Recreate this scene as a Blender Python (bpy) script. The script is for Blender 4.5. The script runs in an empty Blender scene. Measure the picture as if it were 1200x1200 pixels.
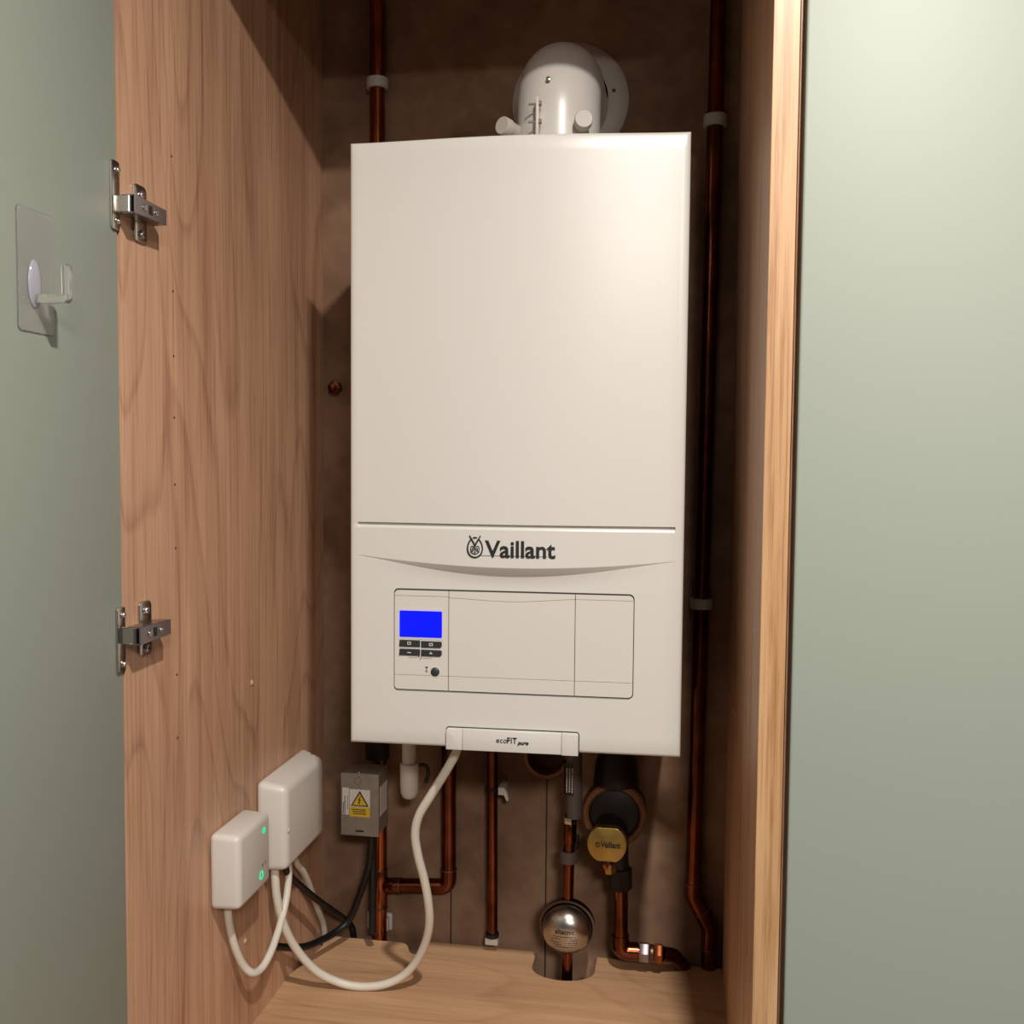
import bpy, bmesh, math
from mathutils import Vector, Matrix

sc = bpy.context.scene
COL = sc.collection
PI = math.pi

# ------------------------------------------------------------------ dimensions (metres)
# x: right, y: into the wall, z: up.  Origin: lower left front corner of the boiler.
W, H = 0.3874, 0.70                      # boiler front
XL, XR, XO = -0.1495, 0.4530, 0.4752     # inner faces of the cupboard sides, outer face of the right one
YF, YB = -0.2379, 0.3100                 # cupboard front, back wall
ZF, ZT = -0.3915, 1.035                  # cupboard floor board, underside of the top
ROOM = -1.14

# ------------------------------------------------------------------ materials
def s2l(c):
    return tuple(((v / 255) / 12.92 if v / 255 <= .04045 else ((v / 255 + .055) / 1.055) ** 2.4) for v in c) + (1,)

ALB = .78            # painted and wooden surfaces are a little greyer than their sRGB picks
def alb(c):
    return tuple(v * ALB for v in c[:3]) + (1,)

def base_mat(name):
    m = bpy.data.materials.new(name); m.use_nodes = True
    nt = m.node_tree; b = nt.nodes['Principled BSDF']
    return m, nt, b

def mat(name, rgb, rough=.5, metal=0., spec=.5, var=0., vscale=30., bump=0., bscale=300., coat=0., coat_rough=.1):
    m, nt, b = base_mat(name)
    c = s2l(rgb) if metal > .5 else alb(s2l(rgb))
    b.inputs['Base Color'].default_value = c
    b.inputs['Roughness'].default_value = rough
    b.inputs['Metallic'].default_value = metal
    b.inputs['Specular IOR Level'].default_value = spec
    b.inputs['Coat Weight'].default_value = coat
    b.inputs['Coat Roughness'].default_value = coat_rough
    N, L = nt.nodes, nt.links
    tc = N.new('ShaderNodeTexCoord')
    if var:
        n = N.new('ShaderNodeTexNoise'); n.inputs['Scale'].default_value = vscale; n.inputs['Detail'].default_value = 5
        L.new(tc.outputs['Object'], n.inputs['Vector'])
        r = N.new('ShaderNodeValToRGB')
        r.color_ramp.elements[0].position = .32; r.color_ramp.elements[1].position = .68
        r.color_ramp.elements[0].color = tuple(v * (1 - var) for v in c[:3]) + (1,)
        r.color_ramp.elements[1].color = tuple(min(1, v * (1 + var * .6)) for v in c[:3]) + (1,)
        L.new(n.outputs['Fac'], r.inputs['Fac']); L.new(r.outputs['Color'], b.inputs['Base Color'])
    if bump:
        n2 = N.new('ShaderNodeTexNoise'); n2.inputs['Scale'].default_value = bscale; n2.inputs['Detail'].default_value = 3
        L.new(tc.outputs['Object'], n2.inputs['Vector'])
        bp = N.new('ShaderNodeBump'); bp.inputs['Strength'].default_value = bump; bp.inputs['Distance'].default_value = .001
        L.new(n2.outputs['Fac'], bp.inputs['Height']); L.new(bp.outputs['Normal'], b.inputs['Normal'])
    return m

def wood(name, light, dark, along, rough=.42, stripe=1., seed=0., ring_scale=14., knot=0.):
    """oak decor: grain runs along one axis, with fine pores, broad bands and cathedral figures"""
    m, nt, b = base_mat(name)
    N, L = nt.nodes, nt.links
    tc = N.new('ShaderNodeTexCoord')
    def mapped(sc_along, off):
        mp = N.new('ShaderNodeMapping'); s = [1., 1., 1.]; s['xyz'.index(along)] = sc_along
        mp.inputs['Scale'].default_value = s; mp.inputs['Location'].default_value = (off + seed, off * .7 + seed, off * 1.3)
        L.new(tc.outputs['Object'], mp.inputs['Vector']); return mp
    fine = N.new('ShaderNodeTexNoise'); fine.inputs['Scale'].default_value = 250; fine.inputs['Detail'].default_value = 4; fine.inputs['Roughness'].default_value = .65
    L.new(mapped(.022, 3.1).outputs[0], fine.inputs['Vector'])
    mid = N.new('ShaderNodeTexNoise'); mid.inputs['Scale'].default_value = 55; mid.inputs['Detail'].default_value = 3
    L.new(mapped(.05, 1.7).outputs[0], mid.inputs['Vector'])
    broad = N.new('ShaderNodeTexNoise'); broad.inputs['Scale'].default_value = 9; broad.inputs['Detail'].default_value = 2
    L.new(mapped(.14, 5.3).outputs[0], broad.inputs['Vector'])
    # cathedral figure: iso-lines of a stretched noise
    fig = N.new('ShaderNodeTexNoise'); fig.inputs['Scale'].default_value = 5.5; fig.inputs['Detail'].default_value = 1.2
    L.new(mapped(.16, 9.2).outputs[0], fig.inputs['Vector'])
    mul = N.new('ShaderNodeMath'); mul.operation = 'MULTIPLY'; mul.inputs[1].default_value = ring_scale
    L.new(fig.outputs['Fac'], mul.inputs[0])
    addn = N.new('ShaderNodeMath'); addn.operation = 'MULTIPLY_ADD'; addn.inputs[1].default_value = .35
    L.new(mid.outputs['Fac'], addn.inputs[0]); L.new(mul.outputs[0], addn.inputs[2])
    fr = N.new('ShaderNodeMath'); fr.operation = 'FRACT'; L.new(addn.outputs[0], fr.inputs[0])
    rr = N.new('ShaderNodeValToRGB'); e = rr.color_ramp.elements
    e[0].position = 0.; e[0].color = (0, 0, 0, 1); e[1].position = 1.; e[1].color = (0, 0, 0, 1)
    k = rr.color_ramp.elements.new(.78); k.color = (.12, .12, .12, 1)
    k = rr.color_ramp.elements.new(.93); k.color = (.8, .8, .8, 1)
    L.new(fr.outputs[0], rr.inputs['Fac'])
    def ramp(src, lo, hi):
        r = N.new('ShaderNodeMapRange'); r.inputs['From Min'].default_value = lo; r.inputs['From Max'].default_value = hi
        L.new(src, r.inputs['Value']); return r.outputs['Result']
    def madd(a, f, bsock=None, const=0.):
        n = N.new('ShaderNodeMath'); n.operation = 'MULTIPLY_ADD'; L.new(a, n.inputs[0]); n.inputs[1].default_value = f
        if bsock is None: n.inputs[2].default_value = const
        else: L.new(bsock, n.inputs[2])
        return n.outputs[0]
    t = madd(ramp(fine.outputs['Fac'], .47, .68), .34 * stripe)
    t = madd(ramp(mid.outputs['Fac'], .35, .7), .28 * stripe, t)
    t = madd(ramp(broad.outputs['Fac'], .3, .7), .30, t)
    t = madd(rr.outputs['Color'], .32 * stripe, t)
    if knot:
        vo = N.new('ShaderNodeTexVoronoi'); vo.inputs['Scale'].default_value = 3.2; vo.inputs['Randomness'].default_value = 1
        L.new(mapped(.45, 2.45).outputs[0], vo.inputs['Vector'])
        t = madd(ramp(vo.outputs['Distance'], .09, .0), knot, t)
    mix = N.new('ShaderNodeMix'); mix.data_type = 'RGBA'
    mix.inputs['A'].default_value = alb(s2l(light)); mix.inputs['B'].default_value = alb(s2l(dark))
    L.new(t, mix.inputs['Factor']); L.new(mix.outputs['Result'], b.inputs['Base Color'])
    b.inputs['Roughness'].default_value = rough
    bp = N.new('ShaderNodeBump'); bp.inputs['Strength'].default_value = .12; bp.inputs['Distance'].default_value = .0006; bp.invert = True
    L.new(fine.outputs['Fac'], bp.inputs['Height']); L.new(bp.outputs['Normal'], b.inputs['Normal'])
    return m

def glow(name, rgb, strength):
    m, nt, b = base_mat(name)
    b.inputs['Base Color'].default_value = (.002, .002, .002, 1); b.inputs['Roughness'].default_value = .25
    b.inputs['Emission Color'].default_value = s2l(rgb); b.inputs['Emission Strength'].default_value = strength
    return m

def wall_mat():
    m, nt, b = base_mat('aged_board')
    N, L = nt.nodes, nt.links
    tc = N.new('ShaderNodeTexCoord')
    n1 = N.new('ShaderNodeTexNoise'); n1.inputs['Scale'].default_value = 7; n1.inputs['Detail'].default_value = 6; n1.inputs['Distortion'].default_value = .6
    n2 = N.new('ShaderNodeTexNoise'); n2.inputs['Scale'].default_value = 38; n2.inputs['Detail'].default_value = 4
    for n in (n1, n2): L.new(tc.outputs['Object'], n.inputs['Vector'])
    a = N.new('ShaderNodeMath'); a.operation = 'MULTIPLY_ADD'; a.inputs[1].default_value = .35
    L.new(n2.outputs['Fac'], a.inputs[0]); L.new(n1.outputs['Fac'], a.inputs[2])
    r = N.new('ShaderNodeValToRGB'); e = r.color_ramp.elements
    e[0].position = .48; e[0].color = alb(s2l((120, 88, 66))); e[1].position = .9; e[1].color = alb(s2l((166, 134, 106)))
    k = e.new(.66); k.color = alb(s2l((142, 108, 82)))
    L.new(a.outputs[0], r.inputs['Fac'])
    # narrow butt joints between the boards of the lower half
    sep = N.new('ShaderNodeSeparateXYZ'); L.new(tc.outputs['Object'], sep.inputs[0])
    fac = None
    for x in (.0505, .1950):
        c = N.new('ShaderNodeMath'); c.operation = 'COMPARE'; c.inputs[1].default_value = x; c.inputs[2].default_value = .0011
        L.new(sep.outputs['X'], c.inputs[0])
        if fac is None: fac = c.outputs[0]
        else:
            mx = N.new('ShaderNodeMath'); mx.operation = 'MAXIMUM'; L.new(fac, mx.inputs[0]); L.new(c.outputs[0], mx.inputs[1]); fac = mx.outputs[0]
    lt = N.new('ShaderNodeMath'); lt.operation = 'LESS_THAN'; lt.inputs[1].default_value = .1; L.new(sep.outputs['Z'], lt.inputs[0])
    mm = N.new('ShaderNodeMath'); mm.operation = 'MULTIPLY'; L.new(fac, mm.inputs[0]); L.new(lt.outputs[0], mm.inputs[1])
    mix = N.new('ShaderNodeMix'); mix.data_type = 'RGBA'; mix.inputs['B'].default_value = s2l((48, 32, 24))
    L.new(mm.outputs[0], mix.inputs['Factor']); L.new(r.outputs['Color'], mix.inputs['A'])
    L.new(mix.outputs['Result'], b.inputs['Base Color']); b.inputs['Roughness'].default_value = .8
    bp = N.new('ShaderNodeBump'); bp.inputs['Strength'].default_value = .25; bp.inputs['Distance'].default_value = .002
    L.new(n2.outputs['Fac'], bp.inputs['Height']); L.new(bp.outputs['Normal'], b.inputs['Normal'])
    return m

M = {}
M['oak_side'] = wood('oak_decor_upright', (232, 184, 148), (150, 106, 78), 'z', stripe=1.0, knot=.5)
M['oak_floor'] = wood('oak_decor_floor', (226, 182, 140), (164, 122, 86), 'x', stripe=.8, seed=2.2)
M['oak_edge'] = wood('oak_edge_band', (226, 184, 136), (172, 122, 78), 'z', stripe=1.9, seed=4.4, ring_scale=2.)
M['raw_edge'] = mat('raw_chipboard_edge', (206, 178, 140), .8, var=.2, vscale=400)
M['sage'] = mat('sage_satin_paint', (157, 164, 151), .52, spec=.4, bump=.05, bscale=900)
M['white'] = mat('white_enamel', (226, 222, 214), .30, spec=.5)
M['white_plastic'] = mat('white_plastic', (226, 220, 210), .38, bump=.03, bscale=1200)
M['grey_white'] = mat('off_white_plastic', (205, 198, 188), .5)
M['cable_white'] = mat('white_cable_sheath', (232, 226, 210), .45)
M['cable_black'] = mat('black_cable_sheath', (14, 13, 13), .5)
M['black'] = mat('black_print', (30, 29, 29), .5)
M['gap'] = mat('gap_shade_and_print', (52, 46, 42), .7)  # dark colour painted in for shade in the gaps, also used for print
M['button'] = mat('dark_grey_button', (52, 52, 54), .4)
M['icon'] = mat('white_print', (225, 225, 225), .5)
M['lcd'] = glow('blue_backlit_display', (0, 16, 255), .80)
M['led'] = glow('green_led', (28, 226, 150), .72)
M['copper'] = mat('copper', (150, 84, 52), .20, 1., var=.35, vscale=22)
M['copper_dull'] = mat('tarnished_copper', (112, 62, 42), .22, 1., var=.4, vscale=30)
M['solder'] = mat('solder', (120, 92, 74), .4, 1.)
M['brass'] = mat('brass', (178, 148, 84), .42, 1., var=.15, vscale=60)
M['nickel'] = mat('nickel_plate', (196, 190, 182), .22, 1.)
M['nickel_dark'] = mat('brushed_nickel', (158, 150, 150), .28, 1.)
M['steel'] = mat('stainless_steel', (184, 176, 166), .27, 1.)
M['rim'] = mat('dark_steel_rim', (96, 84, 76), .35, 1.)
M['zinc'] = mat('zinc_plated_steel', (160, 152, 140), .5, .45, var=.12, vscale=90)
M['dark_metal'] = mat('dark_cast_body', (34, 24, 17), .5, .4)
M['grey_sleeve'] = mat('grey_sleeve', (92, 82, 76), .5)
M['rubber'] = mat('black_rubber', (24, 22, 21), .6)
M['terracotta'] = mat('terracotta_sleeve', (126, 78, 46), .6, var=.3, vscale=60)
M['yellow'] = mat('yellow_label', (226, 190, 40), .5)
M['label'] = mat('white_label', (226, 220, 212), .5)
M['violet_grey'] = mat('grey_plastic_plate', (190, 180, 186), .5)
M['hole'] = mat('drilled_hole', (60, 38, 26), .9)
M['wall'] = wall_mat()
M['screed'] = mat('grey_floor', (150, 145, 138), .6, var=.1, vscale=5)
def clear_mat():
    m, nt, b = base_mat('clear_acrylic')
    b.inputs['Base Color'].default_value = (.93, .94, .90, 1); b.inputs['Roughness'].default_value = .06
    b.inputs['Transmission Weight'].default_value = .93; b.inputs['IOR'].default_value = 1.46
    return m
M['clear'] = clear_mat()
def reflection_mat():
    m, nt, b = base_mat('milky_reflection')  # pale violet colour stands for reflected light on the hook
    b.inputs['Base Color'].default_value = s2l((214, 212, 224)); b.inputs['Roughness'].default_value = .10
    b.inputs['Transmission Weight'].default_value = .6; b.inputs['IOR'].default_value = 1.42
    return m
M['reflection'] = reflection_mat()

# ------------------------------------------------------------------ mesh helpers
class MB:
    """collects solids (world coordinates); build() links them as ONE mesh object"""
    def __init__(s): s.bm = bmesh.new()
    def _bevel(s, faces_edges, w, seg):
        bmesh.ops.bevel(s.bm, geom=faces_edges, offset=w, segments=seg, profile=.5, affect='EDGES', clamp_overlap=True)
    def box(s, x0, x1, y0, y1, z0, z1, bev=0., seg=2, taper=None):
        vs = [s.bm.verts.new(p) for p in [(x0,y0,z0),(x1,y0,z0),(x1,y1,z0),(x0,y1,z0),(x0,y0,z1),(x1,y0,z1),(x1,y1,z1),(x0,y1,z1)]]
        if taper: taper(vs)
        fs = [s.bm.faces.new([vs[i] for i in q]) for q in [(3,2,1,0),(4,5,6,7),(0,1,5,4),(1,2,6,5),(2,3,7,6),(3,0,4,7)]]
        if bev:
            s._bevel(list({e for f in fs for e in f.edges}), bev, seg)
        return s
    def prism(s, pts, plane, a, b, bev=0., seg=2):
        """closed outline pts (u,v) in plane 'xz','xy','yz', from a to b along the third axis"""
        def P(u, v, w):
            return {'xz': (u, w, v), 'xy': (u, v, w), 'yz': (w, u, v)}[plane]
        A = [s.bm.verts.new(P(u, v, a)) for u, v in pts]; B = [s.bm.verts.new(P(u, v, b)) for u, v in pts]
        n = len(pts)
        f0 = s.bm.faces.new(A); f1 = s.bm.faces.new(B[::-1])
        fs = [s.bm.faces.new([A[i], B[i], B[(i+1) % n], A[(i+1) % n]]) for i in range(n)]
        bmesh.ops.recalc_face_normals(s.bm, faces=[f0, f1] + fs)
        if bev:
            s._bevel(list(f0.edges) + list(f1.edges), bev, seg)
        return s
    def cyl(s, p0, p1, r0, r1=None, seg=32, bev=0.):
        p0, p1 = Vector(p0), Vector(p1); r1 = r0 if r1 is None else r1
        d = (p1 - p0).normalized(); a = d.orthogonal().normalized(); b = d.cross(a)
        A = []; B = []
        for i in range(seg):
            t = 2 * PI * i / seg; o = a * math.cos(t) + b * math.sin(t)
            A.append(s.bm.verts.new(p0 + o * r0)); B.append(s.bm.verts.new(p1 + o * r1))
        f0 = s.bm.faces.new(A); f1 = s.bm.faces.new(B[::-1])
        fs = [s.bm.faces.new([A[i], B[i], B[(i+1) % seg], A[(i+1) % seg]]) for i in range(seg)]
        bmesh.ops.recalc_face_normals(s.bm, faces=[f0, f1] + fs)
        if bev: s._bevel(list(f0.edges) + list(f1.edges), bev, 2)
        return s
    def lathe(s, prof, org, axis, seg=48):
        """profile of (radius, height) turned about the axis through org; open profile, r=0 closes"""
        org = Vector(org); d = Vector(axis).normalized(); a = d.orthogonal().normalized(); b = d.cross(a)
        rings = []
        for r, h in prof:
            if r < 1e-6: rings.append([s.bm.verts.new(org + d * h)]); continue
            rings.append([s.bm.verts.new(org + d * h + (a * math.cos(2*PI*i/seg) + b * math.sin(2*PI*i/seg)) * r) for i in range(seg)])
        fs = []
        for R0, R1 in zip(rings, rings[1:]):
            for i in range(seg):
                j = (i + 1) % seg
                if len(R0) == 1 and len(R1) == 1: continue
                if len(R0) == 1: fs.append(s.bm.faces.new([R0[0], R1[i], R1[j]]))
                elif len(R1) == 1: fs.append(s.bm.faces.new([R0[i], R1[0], R0[j]]))
                else: fs.append(s.bm.faces.new([R0[i], R1[i], R1[j], R0[j]]))
        bmesh.ops.recalc_face_normals(s.bm, faces=fs)
        return s
    def sweep(s, pts, r, seg=16, closed=False):
        """round tube along the points"""
        pts = [Vector(p) for p in pts]; n = len(pts); rings = []
        tang = []
        for i in range(n):
            a = pts[(i - 1) % n] if (closed or i) else pts[0]; b = pts[(i + 1) % n] if (closed or i < n - 1) else pts[-1]
            tang.append((b - a).normalized())
        nrm = tang[0].orthogonal().normalized()
        for i in range(n):
            nrm = (nrm - tang[i] * nrm.dot(tang[i])).normalized(); bn = tang[i].cross(nrm)
            rr = r(i / (n - 1)) if callable(r) else r
            rings.append([s.bm.verts.new(pts[i] + (nrm * math.cos(2*PI*k/seg) + bn * math.sin(2*PI*k/seg)) * rr) for k in range(seg)])
        fs = []
        pairs = list(zip(rings, rings[1:])) + ([(rings[-1], rings[0])] if closed else [])
        for R0, R1 in pairs:
            for k in range(seg): fs.append(s.bm.faces.new([R0[k], R0[(k+1) % seg], R1[(k+1) % seg], R1[k]]))
        if not closed:
            fs.append(s.bm.faces.new(rings[0][::-1])); fs.append(s.bm.faces.new(rings[-1]))
        bmesh.ops.recalc_face_normals(s.bm, faces=fs)
        return s
    def ball(s, c, rx, ry, rz, seg=32):
        r = bmesh.ops.create_uvsphere(s.bm, u_segments=seg, v_segments=seg // 2, radius=1.)
        for v in r['verts']: v.co = Vector((v.co.x * rx + c[0], v.co.y * ry + c[1], v.co.z * rz + c[2]))
        return s
    def grid(s, rows):
        V = [[s.bm.verts.new(p) for p in row] for row in rows]
        for R0, R1 in zip(V, V[1:]):
            for i in range(len(R0) - 1): s.bm.faces.new([R0[i], R0[i+1], R1[i+1], R1[i]])
        return s
    def build(s, name, m, parent=None, angle=38, smooth=True):
        me = bpy.data.meshes.new(name); s.bm.to_mesh(me); s.bm.free()
        return link_mesh(name, me, m, parent, angle, smooth)

def link_mesh(name, me, m, parent=None, angle=38, smooth=True):
    me.materials.clear(); me.materials.append(m)
    if smooth:
        for p in me.polygons: p.use_smooth = True
        me.set_sharp_from_angle(angle=math.radians(angle))
    o = bpy.data.objects.new(name, me); COL.objects.link(o)
    if parent is None:
        # put the origin at the foot of the thing
        xs = [v.co.x for v in me.vertices]; ys = [v.co.y for v in me.vertices]; zs = [v.co.z for v in me.vertices]
        c = Vector(((min(xs) + max(xs)) / 2, (min(ys) + max(ys)) / 2, min(zs)))
    else:
        c = Vector((0, 0, 0)); q = parent
        while q is not None: c += q.location; q = q.parent
    if KEEP_ORIGIN.get(name): c = Vector((0, 0, 0))
    me.transform(Matrix.Translation(-c))
    if parent is None: o.location = c
    else: o.parent = parent
    return o
KEEP_ORIGIN = {'wall_back': True}

def tag(o, label=None, cat=None, group=None, kind=None):
    if label: o['label'] = label
    if cat: o['category'] = cat
    if group: o['group'] = group
    if kind: o['kind'] = kind
    return o

def thing(name, label, cat, loc, group=None):
    o = bpy.data.objects.new(name, None); COL.objects.link(o); o.location = loc
    o.empty_display_size = .02
    return tag(o, label, cat, group)

def spline(pts, k=8):
    """Catmull-Rom through the points"""
    P = [Vector(p) for p in pts]; P = [P[0] * 2 - P[1]] + P + [P[-1] * 2 - P[-2]]; out = []
    for i in range(1, len(P) - 2):
        for j in range(k):
            t = j / k; a, b, c, d = P[i-1], P[i], P[i+1], P[i+2]
            out.append(.5 * ((2*b) + (c-a)*t + (2*a-5*b+4*c-d)*t*t + (3*b-a-3*c+d)*t**3))
    out.append(P[-2]); return out

def fillet(pts, rad, k=8):
    """polyline with rounded corners"""
    P = [Vector(p) for p in pts]; out = [P[0]]
    for i in range(1, len(P) - 1):
        a, b, c = P[i-1], P[i], P[i+1]; u = (a - b).normalized(); v = (c - b).normalized()
        ang = u.angle(v); d = rad / math.tan(ang / 2)
        d = min(d, (a-b).length * .49, (c-b).length * .49)
        p, q = b + u * d, b + v * d
        for j in range(k + 1):
            t = j / k
            out.append(p * (1-t)**2 + b * 2*t*(1-t) + q * t*t)
    out.append(P[-1]); return out

def rrect(x0, x1, z0, z1, r=(0, 0, 0, 0), k=6):
    """rounded rectangle, radii for corners (x0z0, x1z0, x1z1, x0z1)"""
    out = []
    for (cx, cz, sx, sz, a0, rad) in [(x0, z0, 1, 1, 180, r[0]), (x1, z0, -1, 1, 270, r[1]), (x1, z1, -1, -1, 0, r[2]), (x0, z1, 1, -1, 90, r[3])]:
        if rad <= 0: out.append((cx, cz)); continue
        for j in range(k + 1):
            t = math.radians(a0 + 90 * j / k)
            out.append((cx + sx * rad + rad * math.cos(t), cz + sz * rad + rad * math.sin(t)))
    return out

def text_mesh(body, size, weight=0., extr=.0004, align='LEFT', shear=0., space=1.):
    cu = bpy.data.curves.new('lettering', 'FONT'); cu.body = body; cu.size = size; cu.extrude = extr
    cu.offset = weight; cu.align_x = align; cu.resolution_u = 4; cu.shear = shear; cu.space_character = space
    ob = bpy.data.objects.new('lettering', cu); COL.objects.link(ob)
    dg = bpy.context.evaluated_depsgraph_get(); dg.update()
    me = bpy.data.meshes.new_from_object(ob.evaluated_get(dg))
    bpy.data.objects.remove(ob); bpy.data.curves.remove(cu)
    return me
RX = Matrix.Rotation(PI / 2, 4, 'X')           # lettering faces the viewer (-y)
def put_text(name, body, size, pos, m, parent, weight=0., xscale=1., width=None, mtx=RX, **kw):
    me = text_mesh(body, size, weight, **kw)
    if width:
        xs = [v.co.x for v in me.vertices]; f = width / (max(xs) - min(xs)); me.transform(Matrix.Translation((-min(xs), 0, 0))); xscale = f
    me.transform(Matrix.Translation(pos) @ mtx @ Matrix.Diagonal((xscale, 1, 1, 1)))
    return link_mesh(name, me, m, parent, smooth=False)

def boolean_cut(o, cutters):
    """cut holes through a mesh and bake the result"""
    for c in cutters:
        md = o.modifiers.new('cut', 'BOOLEAN'); md.object = c; md.operation = 'DIFFERENCE'; md.solver = 'EXACT'
    dg = bpy.context.evaluated_depsgraph_get(); dg.update()
    me = bpy.data.meshes.new_from_object(o.evaluated_get(dg))
    o.modifiers.clear(); o.data = me
    for c in cutters: bpy.data.objects.remove(c)

# ------------------------------------------------------------------ the room
wall = MB().box(-1.4, 1.7, YB, YB + .03, ROOM, 1.25).build('wall_back', M['wall'])
HOLES = [(.1935, -.1000, .0300)]
cut = [MB().cyl((x, YB - .05, z), (x, YB + .08, z), r, seg=48).build('hole_cutter', M['wall']) for x, z, r in HOLES]
boolean_cut(wall, cut)
wall['kind'] = 'structure'
fl = MB().box(-1.4, 1.7, -3.2, YB, ROOM - .05, ROOM).build('floor', M['screed']); fl['kind'] = 'structure'

# pipe sleeves through the wall (blind tubes)
def sleeve(name, x, z, r, label, proud, m, width=.0055):
    t = MB(); yb = YB + .035
    t.lathe([(0, yb - .0), (r - width, yb), (r - width, YB - proud), (r, YB - proud), (r, YB - proud + .001), (r + .0004, YB - proud + .004), (r + .0004, yb + .004), (0, yb + .004)], (x, 0, z), (0, 1, 0))
    return tag(t.build(name, m), label, 'pipe sleeve')
sleeve('wall_sleeve', .1935, -.1000, .0335, 'round brown sleeve in the back wall just under the boiler badge', .003, M['terracotta'])

# ------------------------------------------------------------------ the cupboard round the boiler
cup = thing('boiler_cupboard', 'tall oak cupboard standing open around the white wall boiler, sage door folded back', 'cupboard', (.16, 0, ROOM))
p = MB().box(XL - .018, XL, YF + .001, .2735, ROOM, ZT + .018)
left = p.build('side_panel', M['oak_side'], cup)
for z in (.652, .512, .444, .379, .308, .240, .103, .034):
    MB().cyl((XL - .004, -.138, z), (XL + .0002, -.138, z), .0014, seg=12).build('shelf_pin_hole', M['hole'], left)
for (y, z) in ((.050, .052), (.026, -.272)):
    MB().lathe([(0, .0022), (.0022, .0018), (.0036, .0006), (.0038, -.001), (0, -.001)], (XL, y, z), (1, 0, 0), 20).build('screw_cap', M['raw_edge'], left)
MB().box(XL - .018, XL - .0012, .2750, YB, ROOM, ZT + .018).build('filler_strip', M['oak_side'], cup)
right = MB().box(XR, XO - .0008, YF + .0022, .2735, ROOM, ZT + .018).build('side_panel', M['oak_side'], cup)
MB().box(XR - .0002, XO - .0006, YF, YF + .0022, ROOM, ZT + .018, .0006, 1).build('edge_band', M['oak_edge'], right)
for (y, z) in ((-.157, .176), (-.167, .144), (.155, .020)):
    MB().lathe([(0, .0010), (.003, .0008), (.0042, .0), (0, -.001)], (XR, y, z), (-1, 0, 0), 20).build('screw_cap', M['grey_white'], right)
MB().box(XR + .0012, XO - .0008, .2750, YB, ROOM, ZT + .018).build('filler_strip', M['oak_side'], cup)
MB().box(XL, XR, YF + .001, YB, ZT, ZT + .018).build('top_panel', M['oak_side'], cup)
MB().box(XL, XR, YF + .001, YF + .020, .958, ZT).build('front_rail', M['oak_side'], cup)
# floor board with the notches cut for cables and pipes
out = [(XL, YF + .001), (XR, YF + .001), (XR, .298), (.2735, .298)]
for j in range(0, 19):                      # big notch round the arrestor pipe
    t = PI * j / 18
    out.append((.2285 + .045 * max(-1, min(1, math.cos(t) * 1.0)), .255 - .031 * math.sin(t)))
out += [(.1835, .298), (.0150, .298)]
out += [(.0135, .262), (.0095, .257), (.0050, .2575), (-.001, .263), (-.006, .274), (-.011, .283), (-.018, .288)]
out += [(-.130, .288), (-.1400, .212), (XL + .002, .180), (XL, .172)]
MB().prism(out, 'xy', ZF - .018, ZF).build('floor_board', M['oak_floor'], cup)

# the open door (folded back at a right angle) with its hinges
door = MB().box(XL - .0205, XL - .0012, YF - .600, YF - .0015, -.55, ZT + .016, .0012, 2).build('door', M['sage'], cup)
def hinge(zc, da):
    r = bpy.data.objects.new('hinge', None); COL.objects.link(r); r.parent = cup
    r.location = Vector((XL, YF, zc)) - cup.location
    xd = XL - .0012
    MB().prism([(-.2525 + a, b) for a, b in rrect(0, .0135, zc - .032, zc + .032, (.003, .003, .003, .003))], 'yz', xd, xd + .0028, .0006).build('cup_flange', M['nickel'], r)
    for dz in (-.024, .024):
        MB().lathe([(0, .0028), (.0022, .0026), (.0032, .001), (.0032, 0)], (xd + .0026, -.2435, zc + dz), (1, 0, 0), 20).build('screw', M['nickel'], r)
    # cranked link out of the cup
    za = zc + da
    lk = [(q.x, q.y) for q in fillet([(xd + .002, -.2480, 0), (XL + .0175, -.2480, 0), (XL + .0175, -.2300, 0)], .004, 6)]
    lo = [(x - .0032, y + .0032) for x, y in lk][::-1]
    MB().prism(lk + lo, 'xy', za - .0078, za + .0078, .0005, 1).build('link', M['nickel'], r)
    # arm: a channel
    y0, y1 = -.2462, -.1880; xo = XL + .0212; xi = XL + .0075
    a = MB()
    a.prism([(y0, za - .0088), (y1, za - .0074), (y1, za + .0074), (y0, za + .0088)], 'yz', xo - .0014, xo, .0003, 1)
    a.prism([(y0, za + .0088), (y0, za + .0076), (y1, za + .0062), (y1, za + .0074)], 'yz', xi, xo - .0002)
    a.prism([(y0, za - .0076), (y0, za - .0088), (y1, za - .0074), (y1, za - .0062)], 'yz', xi, xo - .0002)
    a.build('arm', M['nickel_dark'], r)
    MB().box(xo - .0010, xo + .0003, -.2215, -.2150, za - .0044, za + .0044).build('slot', M['black'], r)
    for yy in (-.2285, -.2070):
        MB().lathe([(0, .0004), (.0012, .0005), (.0014, .0014), (.0028, .0014), (.0032, .0006), (.0032, -.001)], (xo, yy, za), (1, 0, 0), 20).build('screw', M['nickel'], r)
    # cruciform mounting plate on the side panel
    pl = MB()
    zm = .5765 if zc > .4 else .1650
    pl.prism(rrect(-.2150, -.1930, zm - .0275, zm + .0275, (.004, .006, .006, .004)), 'yz', XL, XL + .0030, .0008)
    pl.prism(rrect(-.2360, -.1860, za - .0070, za + .0070, (.002, .002, .002, .002)), 'yz', XL, XL + .0120, .0006)
    pl.build('mounting_plate', M['nickel'], r)
    for dz in (-.0205, .0180):
        MB().lathe([(0, .0012), (.0016, .0014), (.0020, .0030), (.0036, .0028), (.0046, .0012), (.0046, 0)], (XL + .0028, -.2035, zm + dz), (1, 0, 0), 24).build('screw', M['nickel_dark'], r)
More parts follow.
